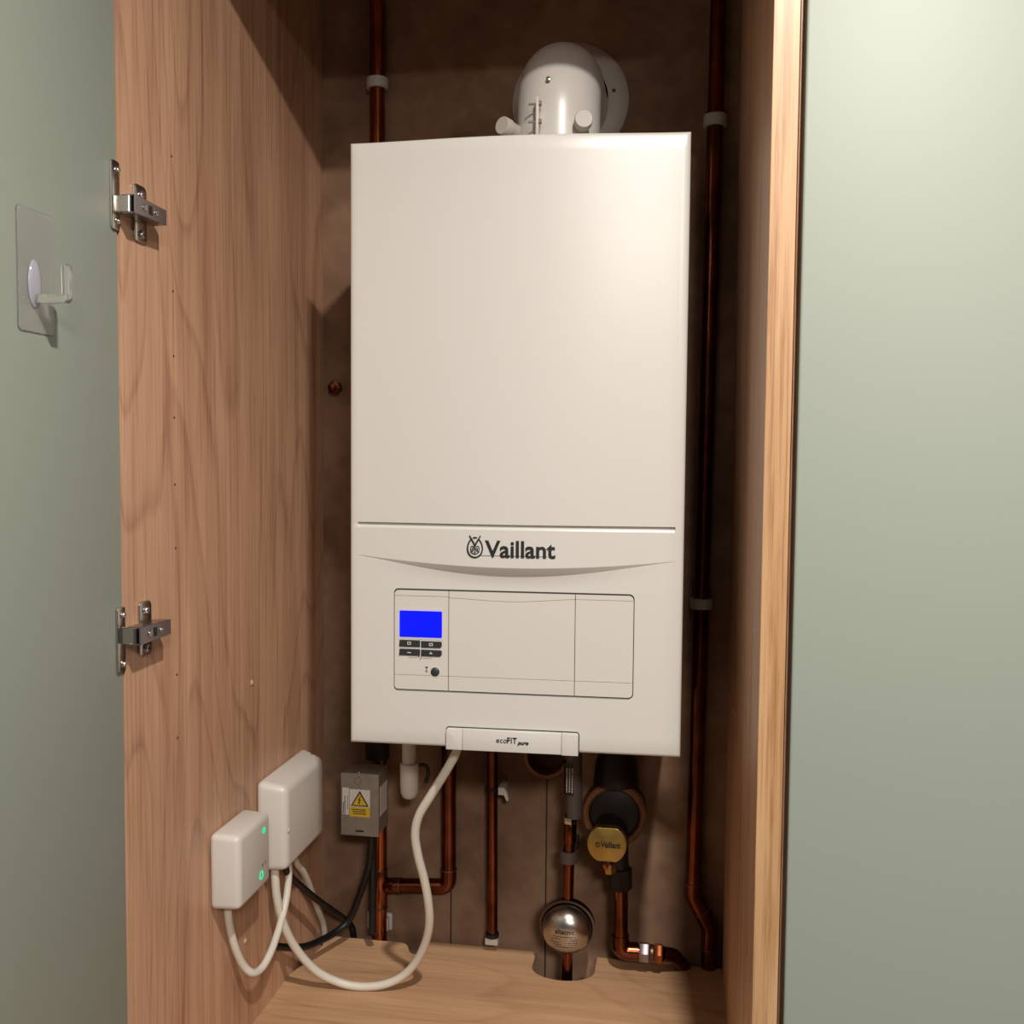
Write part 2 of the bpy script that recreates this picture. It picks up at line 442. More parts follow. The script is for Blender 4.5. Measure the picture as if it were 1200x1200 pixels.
for zc, da in ((.5840, -.0085), (.1605, .0040)): hinge(zc, da)

# neighbouring closed cupboard on the right
nb = thing('wardrobe', 'closed sage green cupboard to the right of the oak edged opening', 'cupboard', (.78, 0, ROOM))
MB().box(.4800, 1.0800, YF - .0010, YF + .0180, ROOM + .05, ZT + .018, .0022, 3).build('door', M['sage'], nb)
MB().box(.4775, .4955, YF + .0200, YB - .004, ROOM, ZT + .018).build('side_panel', M['oak_side'], nb)
MB().box(1.0645, 1.0825, YF + .0200, YB - .004, ROOM, ZT + .018).build('side_panel', M['oak_side'], nb)
MB().box(.4955, 1.0645, YF + .0200, YB - .004, ZT, ZT + .018).build('top_panel', M['oak_side'], nb)

# ------------------------------------------------------------------ clear hook stuck to the open door
xh = XL - .0012
hk = thing('adhesive_hook', 'clear plastic stick-on hook on the inside of the open sage door', 'hook', (xh, -.3635, .44))
plt = MB().prism(rrect(-.3870, -.3400, .4400, .5410, (.004, .004, .004, .004)), 'yz', xh + .0001, xh + .0014, .0004, 1)
plt.build('backing_plate', M['clear'], hk)
MB().ball((xh + .0016, -.3660, .4800), .0030, .0085, .0200, 24).build('reflection_blob', M['reflection'], hk)  # milky ellipsoid added in place of a light reflection on the plate
b = MB()
prof = [(xh + .0014, .4640), (xh + .0300, .4640), (xh + .0330, .4670), (xh + .0330, .4935), (xh + .0315, .4955), (xh + .0285, .4955), (xh + .0268, .4935), (xh + .0268, .4715), (xh + .0014, .4715)]
b.prism(prof, 'xz', -.3690, -.3610, .0010, 2)
b.build('prong', M['clear'], hk)

# ------------------------------------------------------------------ the boiler
bo = thing('boiler', 'white wall-hung boiler with blue lit display, bowed front and round flue above', 'boiler', (W / 2, 0, 0))
BMAX = .0105
def bow(x):
    u = 2 * x / W - 1
    return BMAX * max(0., 1 - u * u) ** 1.9
def zc_(x):
    u = 2 * x / W - 1
    return .2135 + .0120 * u * u
cols = sorted([(.0094, 0), (.0100, 0), (W - .0100, 0), (W - .0106, 0)] + [(.004 + (W - .008) * i / 60, 0) for i in range(1, 60)])
cols = [(0, .024), (0, .004), (.0012, .0012), (.004, 0)] + cols + [(W - .004, 0), (W - .0012, .0012), (W, .004), (W, .024)]
rows = []
def tilt(x): return 0.
def row(zf, yd, bf, gv=0.):
    r = []
    for x, yx in cols:
        y = max(yx, yd) - bow(x) * bf + (gv if .0097 < x < W - .0103 else 0.)
        r.append((x, y, zf(x)))
    rows.append(r)
row(lambda x: 0., .024, 0); row(lambda x: 0., .004, 0); row(lambda x: .0012, .0012, 0); row(lambda x: .004, 0, 0)
zl = lambda x: zc_(x) - .0100 * bow(x) / BMAX
for i in range(1, 14): row(lambda x, t=i/13: .004 + t * (zl(x) - .0003 - .004), 0, 0)
row(lambda x: zl(x) + .0003, 0, .04)
row(lambda x: zc_(x) - .0003 * bow(x) / BMAX, 0, .97)
row(lambda x: zc_(x) + .0003, 0, 1.)
row(lambda x: zc_(x) + .0010, 0, 1.)
for i in range(1, 9): row(lambda x, t=i/8: zc_(x) + .0010 + t * (.2566 - zc_(x) - .0010), 0, 1.)
row(lambda x: .2572, 0, 1.); row(lambda x: .2598, 0, 1., .0030); row(lambda x: .2624, 0, 1., .0042); row(lambda x: .2632, 0, 1.)
for i in range(1, 30): row(lambda x, t=i/29: .2636 + t * (.696 - .2636) + t * tilt(x), 0, 1.)
row(lambda x: .6988 + tilt(x), .0012, 1.); row(lambda x: .700 + tilt(x), .004, 1.); row(lambda x: .700 + tilt(x), .024, 1.)
MB().grid(rows).build('front_cover', M['white'], bo, angle=75)
MB().box(.003, W - .003, .0235, .285, .003, .697, .003, 2).build('casing', M['white'], bo)
MB().box(.09, W - .11, .2852, .3045, .56, .62).build('wall_bracket', M['zinc'], bo)
# control panel: three flaps over an added dark plate that paints the gap shade
cp = MB().prism(rrect(.0535, .3332, .0660, .1860, (.0045, .0055, .0060, .0050)), 'xz', -.0004, .0015).build('control_panel', M['gap'], bo)
T0, T1 = .0675, .1842
def flap(name, x0, x1, top, radii, zb=.0845, extra=None):
    """three strips (top rail, main face, bottom rail) with hairline joints; top(x) is the upper hairline"""
    f = MB(); g = .00022; n = 12; y0, y1 = -.0022, .0005
    xs = [x0 + (x1 - x0) * i / n for i in range(n + 1)]
    lowtop = [(x, top(x) + g) for x in xs]
    rr = rrect(x0, x1, T0, T1, radii)
    up = [q for q in rr if q[1] > .15]
    f.prism(lowtop + up, 'xz', y0, y1)
    f.prism([(x0, zb + g), (x1, zb + g)] + [(x, top(x) - g) for x in xs[::-1]], 'xz', y0, y1)
    lw = [q for q in rr if q[1] < .10]
    # order: left-bottom arc then right-bottom arc, then close along the hairline
    f.prism(lw + [(x1, zb - g), (x0, zb - g)], 'xz', y0, y1)
    return f.build(name, M['white_plastic'], cp, smooth=False)
flap('display_panel', .0547, .1187, lambda x: .1778, (.004, 0, 0, .0045))
flap('centre_flap', .1195, .2657, lambda x: .1765 - .0036 * math.sin(PI * min(1., max(0., (x - .1195) / .1462))) ** 1.5 + .0020 * (x - .1195) / .1462, (0, 0, 0, 0))
flap('end_flap', .2665, .3322, lambda x: .1785, (0, .005, .0055, 0))
yf = -.0022
MB().prism(rrect(.0590, .1130, .1270, .1635, (.001,)*4), 'xz', yf - .0004, yf + .0005).build('display_bezel', M['white'], cp)
MB().prism(rrect(.0608, .1113, .1294, .1604, (.0012,)*4), 'xz', yf - .0009, yf).build('display', M['lcd'], cp)
for (x0, x1, z0, z1, fl_) in ((.0602, .0853, .1180, .1258, 0), (.0866, .1112, .1176, .1252, 1), (.0602, .0853, .1077, .1154, 0), (.0866, .1112, .1074, .1150, 1)):
    pts = [(x0, z0), (x1, z0), (x1, z1), (x0 + .0008, z1)] if not fl_ else [(x0, z0), (x1 - .0018, z0), (x1, z0 + .0022), (x1, z1 - .0012), (x1 - .001, z1), (x0, z1)]
    MB().prism(pts, 'xz', yf - .0016, yf, .0005, 1).build('push_button', M['button'], cp)
yb_ = yf - .0017
def frame(x, z, w, h, t):
    f = MB()
    f.box(x, x + w, yb_ - .0002, yb_ + .0003, z, z + t); f.box(x, x + w, yb_ - .0002, yb_ + .0003, z + h - t, z + h)
    f.box(x, x + t, yb_ - .0002, yb_ + .0003, z, z + h); f.box(x + w - t, x + w, yb_ - .0002, yb_ + .0003, z, z + h)
    return f
frame(.0704, .1204, .0042, .0036, .0008).build('button_symbol', M['icon'], cp, smooth=False)
frame(.0962, .1198, .0046, .0034, .0008).build('button_symbol', M['icon'], cp, smooth=False)
MB().box(.0704, .0748, yb_ - .0002, yb_ + .0003, .1108, .1117).build('button_symbol', M['icon'], cp, smooth=False)
MB().box(.0966, .1004, yb_ - .0002, yb_ + .0003, .1104, .1113).box(.0980, .0990, yb_ - .0002, yb_ + .0003, .1113, .1128).build('button_symbol', M['icon'], cp, smooth=False)
ln = MB()
def bar(m_, x0, x1, z0, z1): m_.box(x0, x1, yf - .0002, yf + .0003, z0, z1)
bar(ln, .0722, .0840, .1276, .1279); bar(ln, .0884, .0990, .1273, .1276); bar(ln, .0857, .0861, .1262, .1282)
bar(ln, .0724, .0820, .1048, .1051); bar(ln, .0724, .0727, .1048, .1066); bar(ln, .0884, .0984, .1045, .1048); bar(ln, .0981, .0984, .1045, .1064)
bar(ln, .0832, .0846, .1056, .1070)
ln.prism([(.0846, .1026), (.0854, .1026), (.0876, .1064), (.0868, .1064)], 'xz', yf - .0002, yf + .0003)
ln.build('key_legend', M['black'], cp, smooth=False)
MB().lathe([(0, .0016), (.0042, .0016), (.0050, .0010), (.0052, 0)], (.1032, yf, .0890), (0, -1, 0), 32).build('service_button', M['button'], cp)
MB().lathe([(.0070, 0), (.0068, .0004), (.0055, .0004), (.0054, 0)], (.1032, yf, .0890), (0, -1, 0), 32).build('button_ring', M['white'], cp)
ic = MB()      # little figure with raised arms beside the button
ic.prism([(.0930 + .0008 * math.cos(a * PI / 5), .0945 + .0008 * math.sin(a * PI / 5)) for a in range(10)], 'xz', yf - .0002, yf + .0003)
for (a, b_) in (((.0910, .0948), (.0926, .0930)), ((.0950, .0948), (.0934, .0930)), ((.0930, .0938), (.0930, .0912)), ((.0930, .0912), (.0920, .0892)), ((.0930, .0912), (.0940, .0892))):
    dx, dz = b_[0] - a[0], b_[1] - a[1]; l_ = math.hypot(dx, dz); nx, nz = -dz / l_ * .0003, dx / l_ * .0003
    ic.prism([(a[0] + nx, a[1] + nz), (b_[0] + nx, b_[1] + nz), (b_[0] - nx, b_[1] - nz), (a[0] - nx, a[1] - nz)], 'xz', yf - .0002, yf + .0003)
bar(ic, .0912, .0948, .0884, .0888)
ic.build('service_symbol', M['black'], cp, smooth=False)

# emblem and word mark on the bulge
def by(x): return -bow(x)
em = MB(); cx, cz = .1508, .2365
N_ = 40
def egg(t, rx, rz): # narrower at the top
    return (cx + rx * math.cos(t) * (1 - .10 * math.sin(t)), cz + rz * math.sin(t))
ya = by(cx) - .0006
o_ = [egg(math.radians(118 + 304 * i / N_), .0094, .0122) for i in range(N_ + 1)]
i_ = [egg(math.radians(118 + 304 * i / N_), .0078, .0104) for i in range(N_ + 1)]
em.prism(o_ + i_[::-1], 'xz', ya - .0003, ya + .0016)
o_ = [egg(math.radians(72 + 36 * i / 10), .0094, .0122) for i in range(11)]; i_ = [egg(math.radians(72 + 36 * i / 10), .0080, .0108) for i in range(11)]
em.prism(o_ + i_[::-1], 'xz', ya - .0003, ya + .0016)
def poly(pts): em.prism([(cx + a, cz + b) for a, b in pts], 'xz', ya - .0003, ya + .0016)
for s in (-1, 1):
    q = [(.0004, .0022), (.0016, .0034), (.0070, .0134), (.0058, .0140), (.0034, .0098), (.0002, .0050)]      # ear
    poly([(s * a, b) for a, b in q][::s])
    eo = [(.0032 + .0022 * math.cos(t * PI / 10), -.0014 + .0034 * math.sin(t * PI / 10)) for t in range(21)]
    ei = [(.0032 + .0014 * math.cos(t * PI / 10), -.0014 + .0025 * math.sin(t * PI / 10)) for t in range(21)][::-1]
    poly([(s * a, b) for a, b in eo + ei][::s])
    poly([(s * (.0030 + .0007 * math.cos(t * PI / 5)), -.0018 + .0013 * math.sin(t * PI / 5)) for t in range(10)][::s])
    q = [(.0000, -.0082), (.0030, -.0070), (.0056, -.0046), (.0050, -.0042), (.0028, -.0061), (.0000, -.0072)]   # mouth
    poly([(s * a, b) for a, b in q][::s])
poly([(-.0018, .0036), (-.0006, .0002), (-.0004, -.0060), (.0004, -.0060), (.0006, .0002), (.0018, .0036)])
poly([(-.0012, -.0052), (0, -.0066), (.0012, -.0052)])
em.build('emblem', M['black'], bo, smooth=False)
wm = put_text('word_mark', 'Vaillant', .0268, (.1625, -.0004, .2262), M['black'], bo, weight=.00055, width=.0808, extr=.0006)
for v in wm.data.vertices: v.co.y += by(v.co.x + bo.location.x)
ml = MB()
for q in range(20): ml.box(.158 + .0038 * q, .1618 + .0038 * q, by(.160 + .0038 * q) - .0006, by(.160 + .0038 * q) + .0012, .2274, .2277)
ml.build('mark_line', M['gap'], bo, smooth=False)
# badge strip at the lower edge
bd = MB()
bd.prism(rrect(.1170, .1365, -.0012, .0238, (0, 0, 0, .003)), 'xz', -.0055, .004, .0007, 2)
bd.prism(rrect(.1368, .2520, -.0012, .0238, (0, 0, 0, 0)), 'xz', -.0055, .004, .0007, 2)
bd.prism(rrect(.2523, .2715, -.0020, .0238, (0, 0, .003, 0)), 'xz', -.0055, .004, .0007, 2)
bdo = bd.build('badge_strip', M['white'], bo)
MB().prism(rrect(.1160, .2725, -.0005, .0250, (0, 0, .004, .004)), 'xz', -.0005, .003).build('badge_gap_shade', M['gap'], bo)  # dark plate added to paint the shade round the badge
put_text('badge_text', 'eco', .0090, (.1765, -.0058, .0098), M['black'], bdo, weight=-.00005, width=.0125)
put_text('badge_text', 'FIT', .0094, (.1893, -.0058, .0098), M['black'], bdo, weight=.00022, width=.0112, space=1.12)
put_text('badge_text', 'pure', .0058, (.2012, -.0058, .0088), M['black'], bdo, weight=.00025, width=.0130, shear=.25)
MB().lathe([(0, 0), (.012, 0), (.012, -.004), (.0085, -.006), (.0085, -.014), (.006, -.015), (0, -.015)], (.1215, .046, .004), (0, 0, 1), 24).build('cable_gland', M['rubber'], bo)
# stubs under the boiler
for (x, y, r) in ((.054, .275, .013), (.120, .275, .010), (.2445, .240, .013), (.297, .235, .014), (.193, .240, .011), (.010, .220, .012)):
    MB().cyl((x, y, .004), (x, y, -.016), r, seg=24, bev=.001).build('connection', M['brass'], bo)

bo.rotation_euler.z = .036          # it hangs a touch askew: the left edge stands proud

# ------------------------------------------------------------------ flue elbow on top
fx, fy = .2195, .170
fe = thing('flue_elbow', 'round white flue bend rising from the boiler top into the back wall', 'flue', (fx, fy, .70))
path = fillet([(fx, fy, .700), (fx, fy, .8330), (fx, YB - .004, .8330)], .072, 18)
MB().sweep(path, .0535, 56).build('elbow', M['white'], fe)
MB().lathe([(0, 0), (.083, 0), (.083, .004), (.078, .009), (.064, .012), (.0545, .012), (.0545, 0)], (fx - .001, YB, .844), (0, -1, 0), 64).build('wall_collar', M['grey_white'], fe)
MB().box(.2790, .2830, YB - .0135, YB - .009, .852, .856).build('collar_slot', M['black'], fe)
MB().lathe([(.0538, 0), (.0575, .0), (.0585, .003), (.0585, .030), (.0575, .033), (.0538, .033)], (fx, fy, .703), (0, 0, 1), 56).build('clamp_band', M['grey_white'], fe)
for s in (-1, 1):
    base = Vector((fx + s * .030, fy - .036, .758)); d = Vector((s * .55, -.80, .10)).normalized()
    if s > 0: base = Vector((fx + .0335, fy - .036, .7505)); d = Vector((.20, -.97, .08)).normalized()
    else: base = Vector((fx - .051, fy - .022, .7530)); d = Vector((-.50, -.84, .08)).normalized()
    MB().lathe([(.0085, -.010), (.0100, .016), (.0112, .017), (.0112, .0275), (.0105, .0285), (0, .0285)], base, d, 28).build('test_port_cap', M['grey_white'], fe)
cl = MB()
cl.box(.1995, .2030, .104, .122, .735, .7815, .0006)
cl.build('clamp_lip', M['white_plastic'], fe)
for z in (.7520, .7735):
    MB().cyl((.1900, .108, z), (.2060, .108, z), .0014, seg=12).cyl((.2030, .108, z), (.2062, .108, z), .0032, seg=16).build('clamp_screw', M['zinc'], fe)
MB().lathe([(0, .0008), (.0012, .0006), (.0014, .0016), (.0026, .0012), (.0030, 0)], (fx - .0065, .1172, .8065), (0, -.96, .2), 20).build('elbow_screw', M['nickel'], fe)

# ------------------------------------------------------------------ pipes
def pipe(name, label, runs, m='copper'):
    t = MB()
    for pts, r, f in runs: t.sweep(fillet(pts, f, 8) if f else pts, r, 24)
    o = t.build(name, M[m]); return tag(o, label, 'pipe')
def collar(o, p0, p1, r, name='solder_joint', m='solder'):
    return MB().cyl(p0, p1, r, seg=24, bev=.0006).build(name, M[m], o)

YP = .2985        # centre line of the pipes that run down behind the floor board
lp = thing('copper_pipe', 'long upright copper pipe between the left cupboard side and the boiler', 'pipe', (-.060, YP, -.46))
MB().sweep([(-.0634, YP, 1.034), (-.0579, YP, -.24), (-.0578, YP, -.46)], .0110, 24).build('tube', M['copper'], lp)
MB().cyl((-.0578, YP, -.3446), (-.0578, YP, -.2849), .0118, seg=24, bev=.0004).build('tee_body', M['copper'], lp)
for z in (-.2849, -.3446):
    MB().cyl((-.0578, YP - .0003, z - .0010), (-.0578, YP - .0003, z + .0010), .0121, seg=24).build('solder_ring', M['solder'], lp)
MB().cyl((-.0590, YP - .010, -.030), (-.0585, YP - .010, -.112), .0180, seg=24, bev=.002).build('pipe_lagging', M['rubber'], lp)

bp = thing('copper_pipe', 'copper pipe from the boiler underside bending left into a tee behind the white cable', 'pipe', (.049, YP, -.31))
MB().sweep(fillet([(.0485, .268, -.006), (.0487, .268, -.040), (.0488, YP, -.075), (.0497, YP, -.3035), (-.046, YP, -.3100)], .017, 10), .0110, 24).build('tube', M['copper_dull'], bp)
MB().sweep(fillet([(.0496, YP - .0004, -.2765), (.0497, YP - .0004, -.3035), (.020, YP - .0004, -.3055)], .017, 10), .0118, 24).build('elbow', M['copper_dull'], bp)
MB().cyl((.0496, YP - .0004, -.2780), (.0496, YP - .0004, -.2755), .0122, seg=24).build('solder_ring', M['solder'], bp)
MB().cyl((-.0475, YP - .0004, -.3101), (-.0255, YP - .0004, -.3086), .0118, seg=24, bev=.0004).build('tee_branch', M['copper_dull'], bp)
MB().cyl((-.0268, YP - .0004, -.3087), (-.0240, YP - .0004, -.3085), .0123, seg=24).build('solder_ring', M['solder'], bp)

cpipe = thing('copper_pipe', 'straight thin dark pipe dropping from under the boiler badge into a pale foot clip', 'pipe', (.118, .288, -.37))
MB().sweep(fillet([(.1160, .268, -.006), (.1162, .268, -.036), (.1165, .288, -.066), (.1188, .288, -.3690)], .01, 6), .0080, 20).build('tube', M['copper_dull'], cpipe)
MB().cyl((.1172, .288, -.150), (.1172, .288, -.144), .0095, seg=20).build('joint_ring', M['dark_metal'], cpipe)

sp = thing('relief_pipe', 'upright dark pipe with grey sleeve and black label above the steel dome', 'pipe', (.240, .242, -.44))
MB().sweep([(.2375, .242, -.160), (.2355, .244, -.270), (.2350, .246, -.44)], .0078, 20).build('tube', M['copper_dull'], sp)
MB().lathe([(0, 0), (.0105, 0), (.0115, -.003), (.0115, -.145), (.0105, -.153), (0, -.153)], (.2405, .240, -.010), (-.02, 0, 1), 28).build('sleeve', M['grey_sleeve'], sp)
lb = MB().lathe([(.0116, 0), (.0119, 0), (.0119, -.046), (.0116, -.046)], (.2395, .240, -.083), (-.02, 0, 1), 28).build('sleeve_label', M['black'], sp)
tl = MB()
import random
random.seed(4)
for k in range(3):
    z = -.090
    while z > -.124:
        h_ = random.uniform(.0012, .0032); a = .0117 * (-.45 + .32 * k)
        tl.box(.2390 + a - .0009, .2390 + a + .0009, .2274, .2283, z - h_, z); z -= h_ + .0009
tl.build('label_print', M['grey_white'], lb, smooth=False)
MB().cyl((.2378, .2412, -.163), (.2375, .2415, -.172), .0098, seg=6, bev=.0008).build('union_nut', M['nickel'], sp)
MB().cyl((.2374, .2418, -.173), (.2368, .2425, -.200), .0095, seg=24, bev=.001).build('adaptor', M['copper_dull'], sp)

rp = thing('copper_pipe', 'long upright dark copper pipe between the boiler and the right cupboard side', 'pipe', (.415, YP, -.46))
P0, P1, P2, P3 = (.4230, YP, 1.034), (.4098, YP, -.2880), (.4340, YP, -.3330), (.4348, YP, -.46)
MB().sweep(fillet([P0, P1, P2, P3], .020, 8), .0110, 24).build('tube', M['copper_dull'], rp)
def lerp(a, b, t): return tuple(u + (v - u) * t for u, v in zip(a, b))
for a, c, d in ((lerp(P0, P1, .986), P1, lerp(P1, P2, .48)), (lerp(P1, P2, .54), P2, lerp(P2, P3, .22))):
    MB().sweep(fillet([a, c, d], .018, 8), .0115, 24).build('bend', M['copper_dull'], rp)
for (q0, q1, t) in ((P0, P1, .986), (P1, P2, .51), (P2, P3, .23)):
    a, b_ = Vector(lerp(q0, q1, t)), Vector(q1) - Vector(q0)
    MB().cyl(a - b_.normalized() * .0012, a + b_.normalized() * .0012, .0119, seg=24).build('solder_ring', M['solder'], rp)

# brass capped valve and the pipe below it
bv = thing('brass_valve', 'brass valve cap with dark lettering in front of the large wall sleeve', 'valve', (.293, .23, -.22))
MB().lathe([(0, 0), (.030, 0), (.0425, -.006), (.0440, -.014), (.0440, -.034), (.0425, -.040), (0, -.040)], (.2983, .2560, -.1613), (0, -1, 0), 56).build('valve_drum', M['dark_metal'], bv)
MB().lathe([(.0365, -.006), (.0365, .0035), (.0380, .0050), (.0395, .0030), (.0410, .0030), (.0430, .0050), (.0446, .0035), (.0446, -.010)], (.2983, .2560, -.1613), (0, -1, 0), 56).build('drum_rim', M['terracotta'], bv)
MB().lathe([(0, -.004), (.0105, -.004), (.0120, -.030), (.0180, -.060), (.0300, -.092), (.0330, -.120), (0, -.125)], (.2995, .2730, 0), (0, 0, 1), 40).build('valve_body', M['dark_metal'], bv)
MB().cyl((.2925, .262, -.1815), (.2925, .208, -.1815), .022, seg=36).build('valve_neck', M['dark_metal'], bv)
# disc with flats at top and bottom
R_ = .0268; pts = []
for i in range(64):
    t = 2 * PI * i / 64; u, v = R_ * math.cos(t), R_ * math.sin(t)
    pts.append((.2925 + u, -.1815 + max(-.0236, min(.0232, v))))
cap = MB().prism(pts, 'xz', .1960, .2090, .0015, 2).build('brass_cap', M['brass'], bv)
put_text('cap_text', 'Vaillant', .0108, (.2842, .1957, -.1852), M['black'], bv, weight=.00030, width=.0265)
er = MB().lathe([(.0026, 0), (.0034, 0), (.0034, .0006), (.0026, .0006)], (.2800, .1960, -.1822), (0, -1, 0), 24)
for s in (-1, 1): er.prism([(.2800 + s * .0003, -.1830), (.2800 + s * .0016, -.1796), (.2800 + s * .0010, -.1794), (.2800 - s * .0003, -.1830)][::s], 'xz', .1953, .1962)
er.build('cap_emblem', M['black'], bv, smooth=False)
MB().cyl((.2930, .215, -.2130), (.2930, .2010, -.2130), .0062, seg=24, bev=.001).build('drain_screw', M['copper'], bv)
MB().cyl((.2930, .2014, -.2130), (.2930, .2000, -.2130), .0026, seg=6).build('screw_recess', M['black'], bv)
MB().cyl((.2945, .2180, -.2160), (.2965, .2180, -.2290), .0085, seg=6, bev=.0008).build('hex_nut', M['brass'], bv)
MB().cyl((.2955, .235, -.2130), (.2955, .212, -.2130), .0105, seg=20, bev=.001).build('screw_boss', M['dark_metal'], bv)
MB().cyl((.3060, .248, -.175), (.3080, .255, -.240), .0120, seg=24).build('outlet', M['dark_metal'], bv)
MB().cyl((.3080, .255, -.236), (.3085, .256, -.266), .0165, seg=8, bev=.0015).build('outlet_nut', M['dark_metal'], bv)

ep = thing('copper_pipe', 'short copper pipe under the brass valve, turning right into a compression fitting', 'pipe', (.308, .258, -.36))
MB().sweep(fillet([(.3085, .256, -.262), (.3095, .260, -.3590), (.348, .262, -.3590)], .015, 8), .0110, 24).build('tube', M['copper_dull'], ep)
MB().sweep(fillet([(.3093, .2595, -.335), (.3095, .260, -.3590), (.334, .262, -.3590)], .015, 8), .0126, 24).build('elbow', M['copper_dull'], ep)
MB().cyl((.336, .262, -.3590), (.350, .262, -.3590), .0140, seg=6, bev=.0012).build('compression_nut', M['nickel_dark'], ep)
MB().cyl((.3505, .262, -.3590), (.3565, .262, -.3590), .0118, seg=24, bev=.001).build('fitting_body', M['solder'], ep)
MB().cyl((.3570, .262, -.3590), (.3690, .262, -.3590), .0138, seg=6, bev=.0012).build('compression_nut', M['copper'], ep)
MB().sweep(fillet([(.368, .262, -.3590), (.384, .270, -.3640), (.400, .298, -.395), (.402, .2985, -.46)], .02, 8), .0105, 20).build('tail', M['copper_dull'], ep)

# steel arrestor dome in the floor notch
ar = thing('shock_arrestor', 'round stainless steel arrestor with printed dome in the notch of the oak floor', 'arrestor', (.2350, .225, -.37))
ctr = (.2352, .246, -.3195); ax = (0, -1, -.10)
MB().lathe([(0, -.006), (.034, -.006), (.0385, -.003), (.0395, .003), (.0395, .008), (.0365, .0085), (.0360, .002), (.0335, .001)], ctr, ax, 56).build('rim', M['rim'], ar)
prof = [(.0348, .000), (.0348, .012)]
for i in range(1, 13):
    t = PI / 2 * i / 12
    prof.append((.0348 * math.cos(t) ** .8 if i < 12 else 0, .012 + .026 * math.sin(t)))
MB().lathe(prof, ctr, ax, 56).build('dome', M['steel'], ar)
def on_dome(u, v):  # point just proud of the dome, u right, v up (metres from the axis)
    d = Vector(ax).normalized(); e = Vector((1, 0, 0)); f_ = e.cross(d) * -1
    if f_.z < 0: f_ = -f_
    rr_ = min(.99, math.hypot(u, v) / .0348); c = rr_ ** (1 / .8); h_ = .012 + .026 * math.sqrt(max(0, 1 - c * c))
    return Vector(ctr) + d * (h_ + .00025) + e * u + f_ * v
def dome_print(name, me, m):
    for v in me.vertices:
        off = v.co.z; q = on_dome(v.co.x, v.co.y); v.co = q + Vector(ax).normalized() * off
    return link_mesh(name, me, m, ar, smooth=False)
me = text_mesh('altecnic', .0095, .0002, extr=.0001)
xs = [v.co.x for v in me.vertices]; f_ = .0270 / (max(xs) - min(xs))
me.transform(Matrix.Translation((-.0135, .0065, 0)) @ Matrix.Diagonal((f_, 1, 1, 1)) @ Matrix.Translation((-min(xs), 0, 0)))
dome_print('dome_text', me, M['black'])
bmp = bmesh.new()
for (u0, u1, v) in ((-.0165, .0165, .0022), (-.0185, -.006, -.0012), (.008, .019, -.0012), (.0085, .017, -.0034), (-.020, -.0075, -.0064), (.005, .019, -.0066), (-.016, -.0055, -.0096), (.006, .016, -.0098), (-.014, .012, -.0136)):
    u = u0
    while u < u1:
        w_ = random.uniform(.0012, .0032)
        n = 2
        vs = [[bmp.verts.new((min(u1, u + w_ * i / n), v + dv, 0)) for i in range(n + 1)] for dv in (-.00042, .00042)]
        for i in range(n): bmp.faces.new([vs[0][i], vs[0][i+1], vs[1][i+1], vs[1][i]])
        u += w_ + .0009
me = bpy.data.meshes.new('dome_print'); bmp.to_mesh(me); bmp.free()
dome_print('dome_print', me, M['black'])

# white condensate trap
ct = thing('condensate_trap', 'white plastic condensate pipe with a rounded cap hanging under the boiler', 'pipe', (.010, .22, -.145))
MB().cyl((.0095, .22, -.010), (.0098, .22, -.110), .0100, seg=28).build('upper_tube', M['grey_white'], ct)
MB().lathe([(.0100, -.094), (.0125, -.094), (.0133, -.096), (.0131, -.128), (.0122, -.137), (.0095, -.1425), (.0050, -.1450), (0, -.1455)], (.0100, .22, 0), (0, 0, 1), 32).build('cap', M['grey_white'], ct)
MB().sweep(spline([(.018, .225, -.098), (.030, .232, -.100), (.0335, .236, -.112), (.030, .238, -.126)], 6), .0028, 12).build('drain_hose', M['rubber'], ct)

# ------------------------------------------------------------------ pipe clips
def clip(x, y, z, r, h, label, m='grey_white', tall=1.):
    k = thing('pipe_clip', label, 'pipe clip', (x, y, z - h / 2), 'plastic pipe clips')
    t = MB()
    t.lathe([(r + .0006, -h / 2), (r + .0042, -h / 2), (r + .0050, -h / 2 + .001), (r + .0050, h / 2 - .001), (r + .0042, h / 2), (r + .0006, h / 2), (r + .0006, -h / 2)], (x, y, z), (0, 0, 1), 32)
    t.build('clip_ring', M[m], k)
    MB().box(x - .009, x + .009, y + r * .55, YB, z - h / 2 * .95, z + h / 2 * .95, .001, 2).build('clip_base', M[m], k)
clip(-.0627, YP, .8815, .0110, .0150, 'white clip holding the left copper pipe up beside the flue')
clip(.4207, YP, .8050, .0110, .0160, 'white clip on the right copper pipe level with the boiler top')
clip(.4141, YP, .1365, .0110, .0150, 'pale clip on the right copper pipe beside the control panel')
k = thing('pipe_clip', 'pale clip behind the left copper pipe below the tee, near the floor', 'pipe clip', (-.060, .305, -.385), 'plastic pipe clips')
MB().box(-.0800, -.0400, .3035, YB, -.3830, -.3560, .003, 2).build('clip_base', M['grey_white'], k)
for s in (-1, 1): MB().box(-.0578 + s * .0125 - .0012, -.0578 + s * .0125 + .0012, .2950, .3040, -.3800, -.3600, .0008, 1).build('clip_jaw', M['grey_white'], k)
k = thing('pipe_clip', 'pale foot clip under the thin dark pipe at the floor edge', 'pipe clip', (.119, .29, -.378), 'plastic pipe clips')
MB().box(.1090, .1285, .2790, YB, -.3790, -.3692, .0015, 2).build('clip_base', M['grey_white'], k)
MB().lathe([(.0082, 0), (.0100, 0), (.0100, .006), (.0082, .006)], (.1188, .288, -.3692), (0, 0, 1), 24).build('clip_ring', M['rubber'], k)
clip(.2354, .2445, -.2210, .0079, .0170, 'grey clip on the sleeved pipe left of the brass cap', 'grey_sleeve')
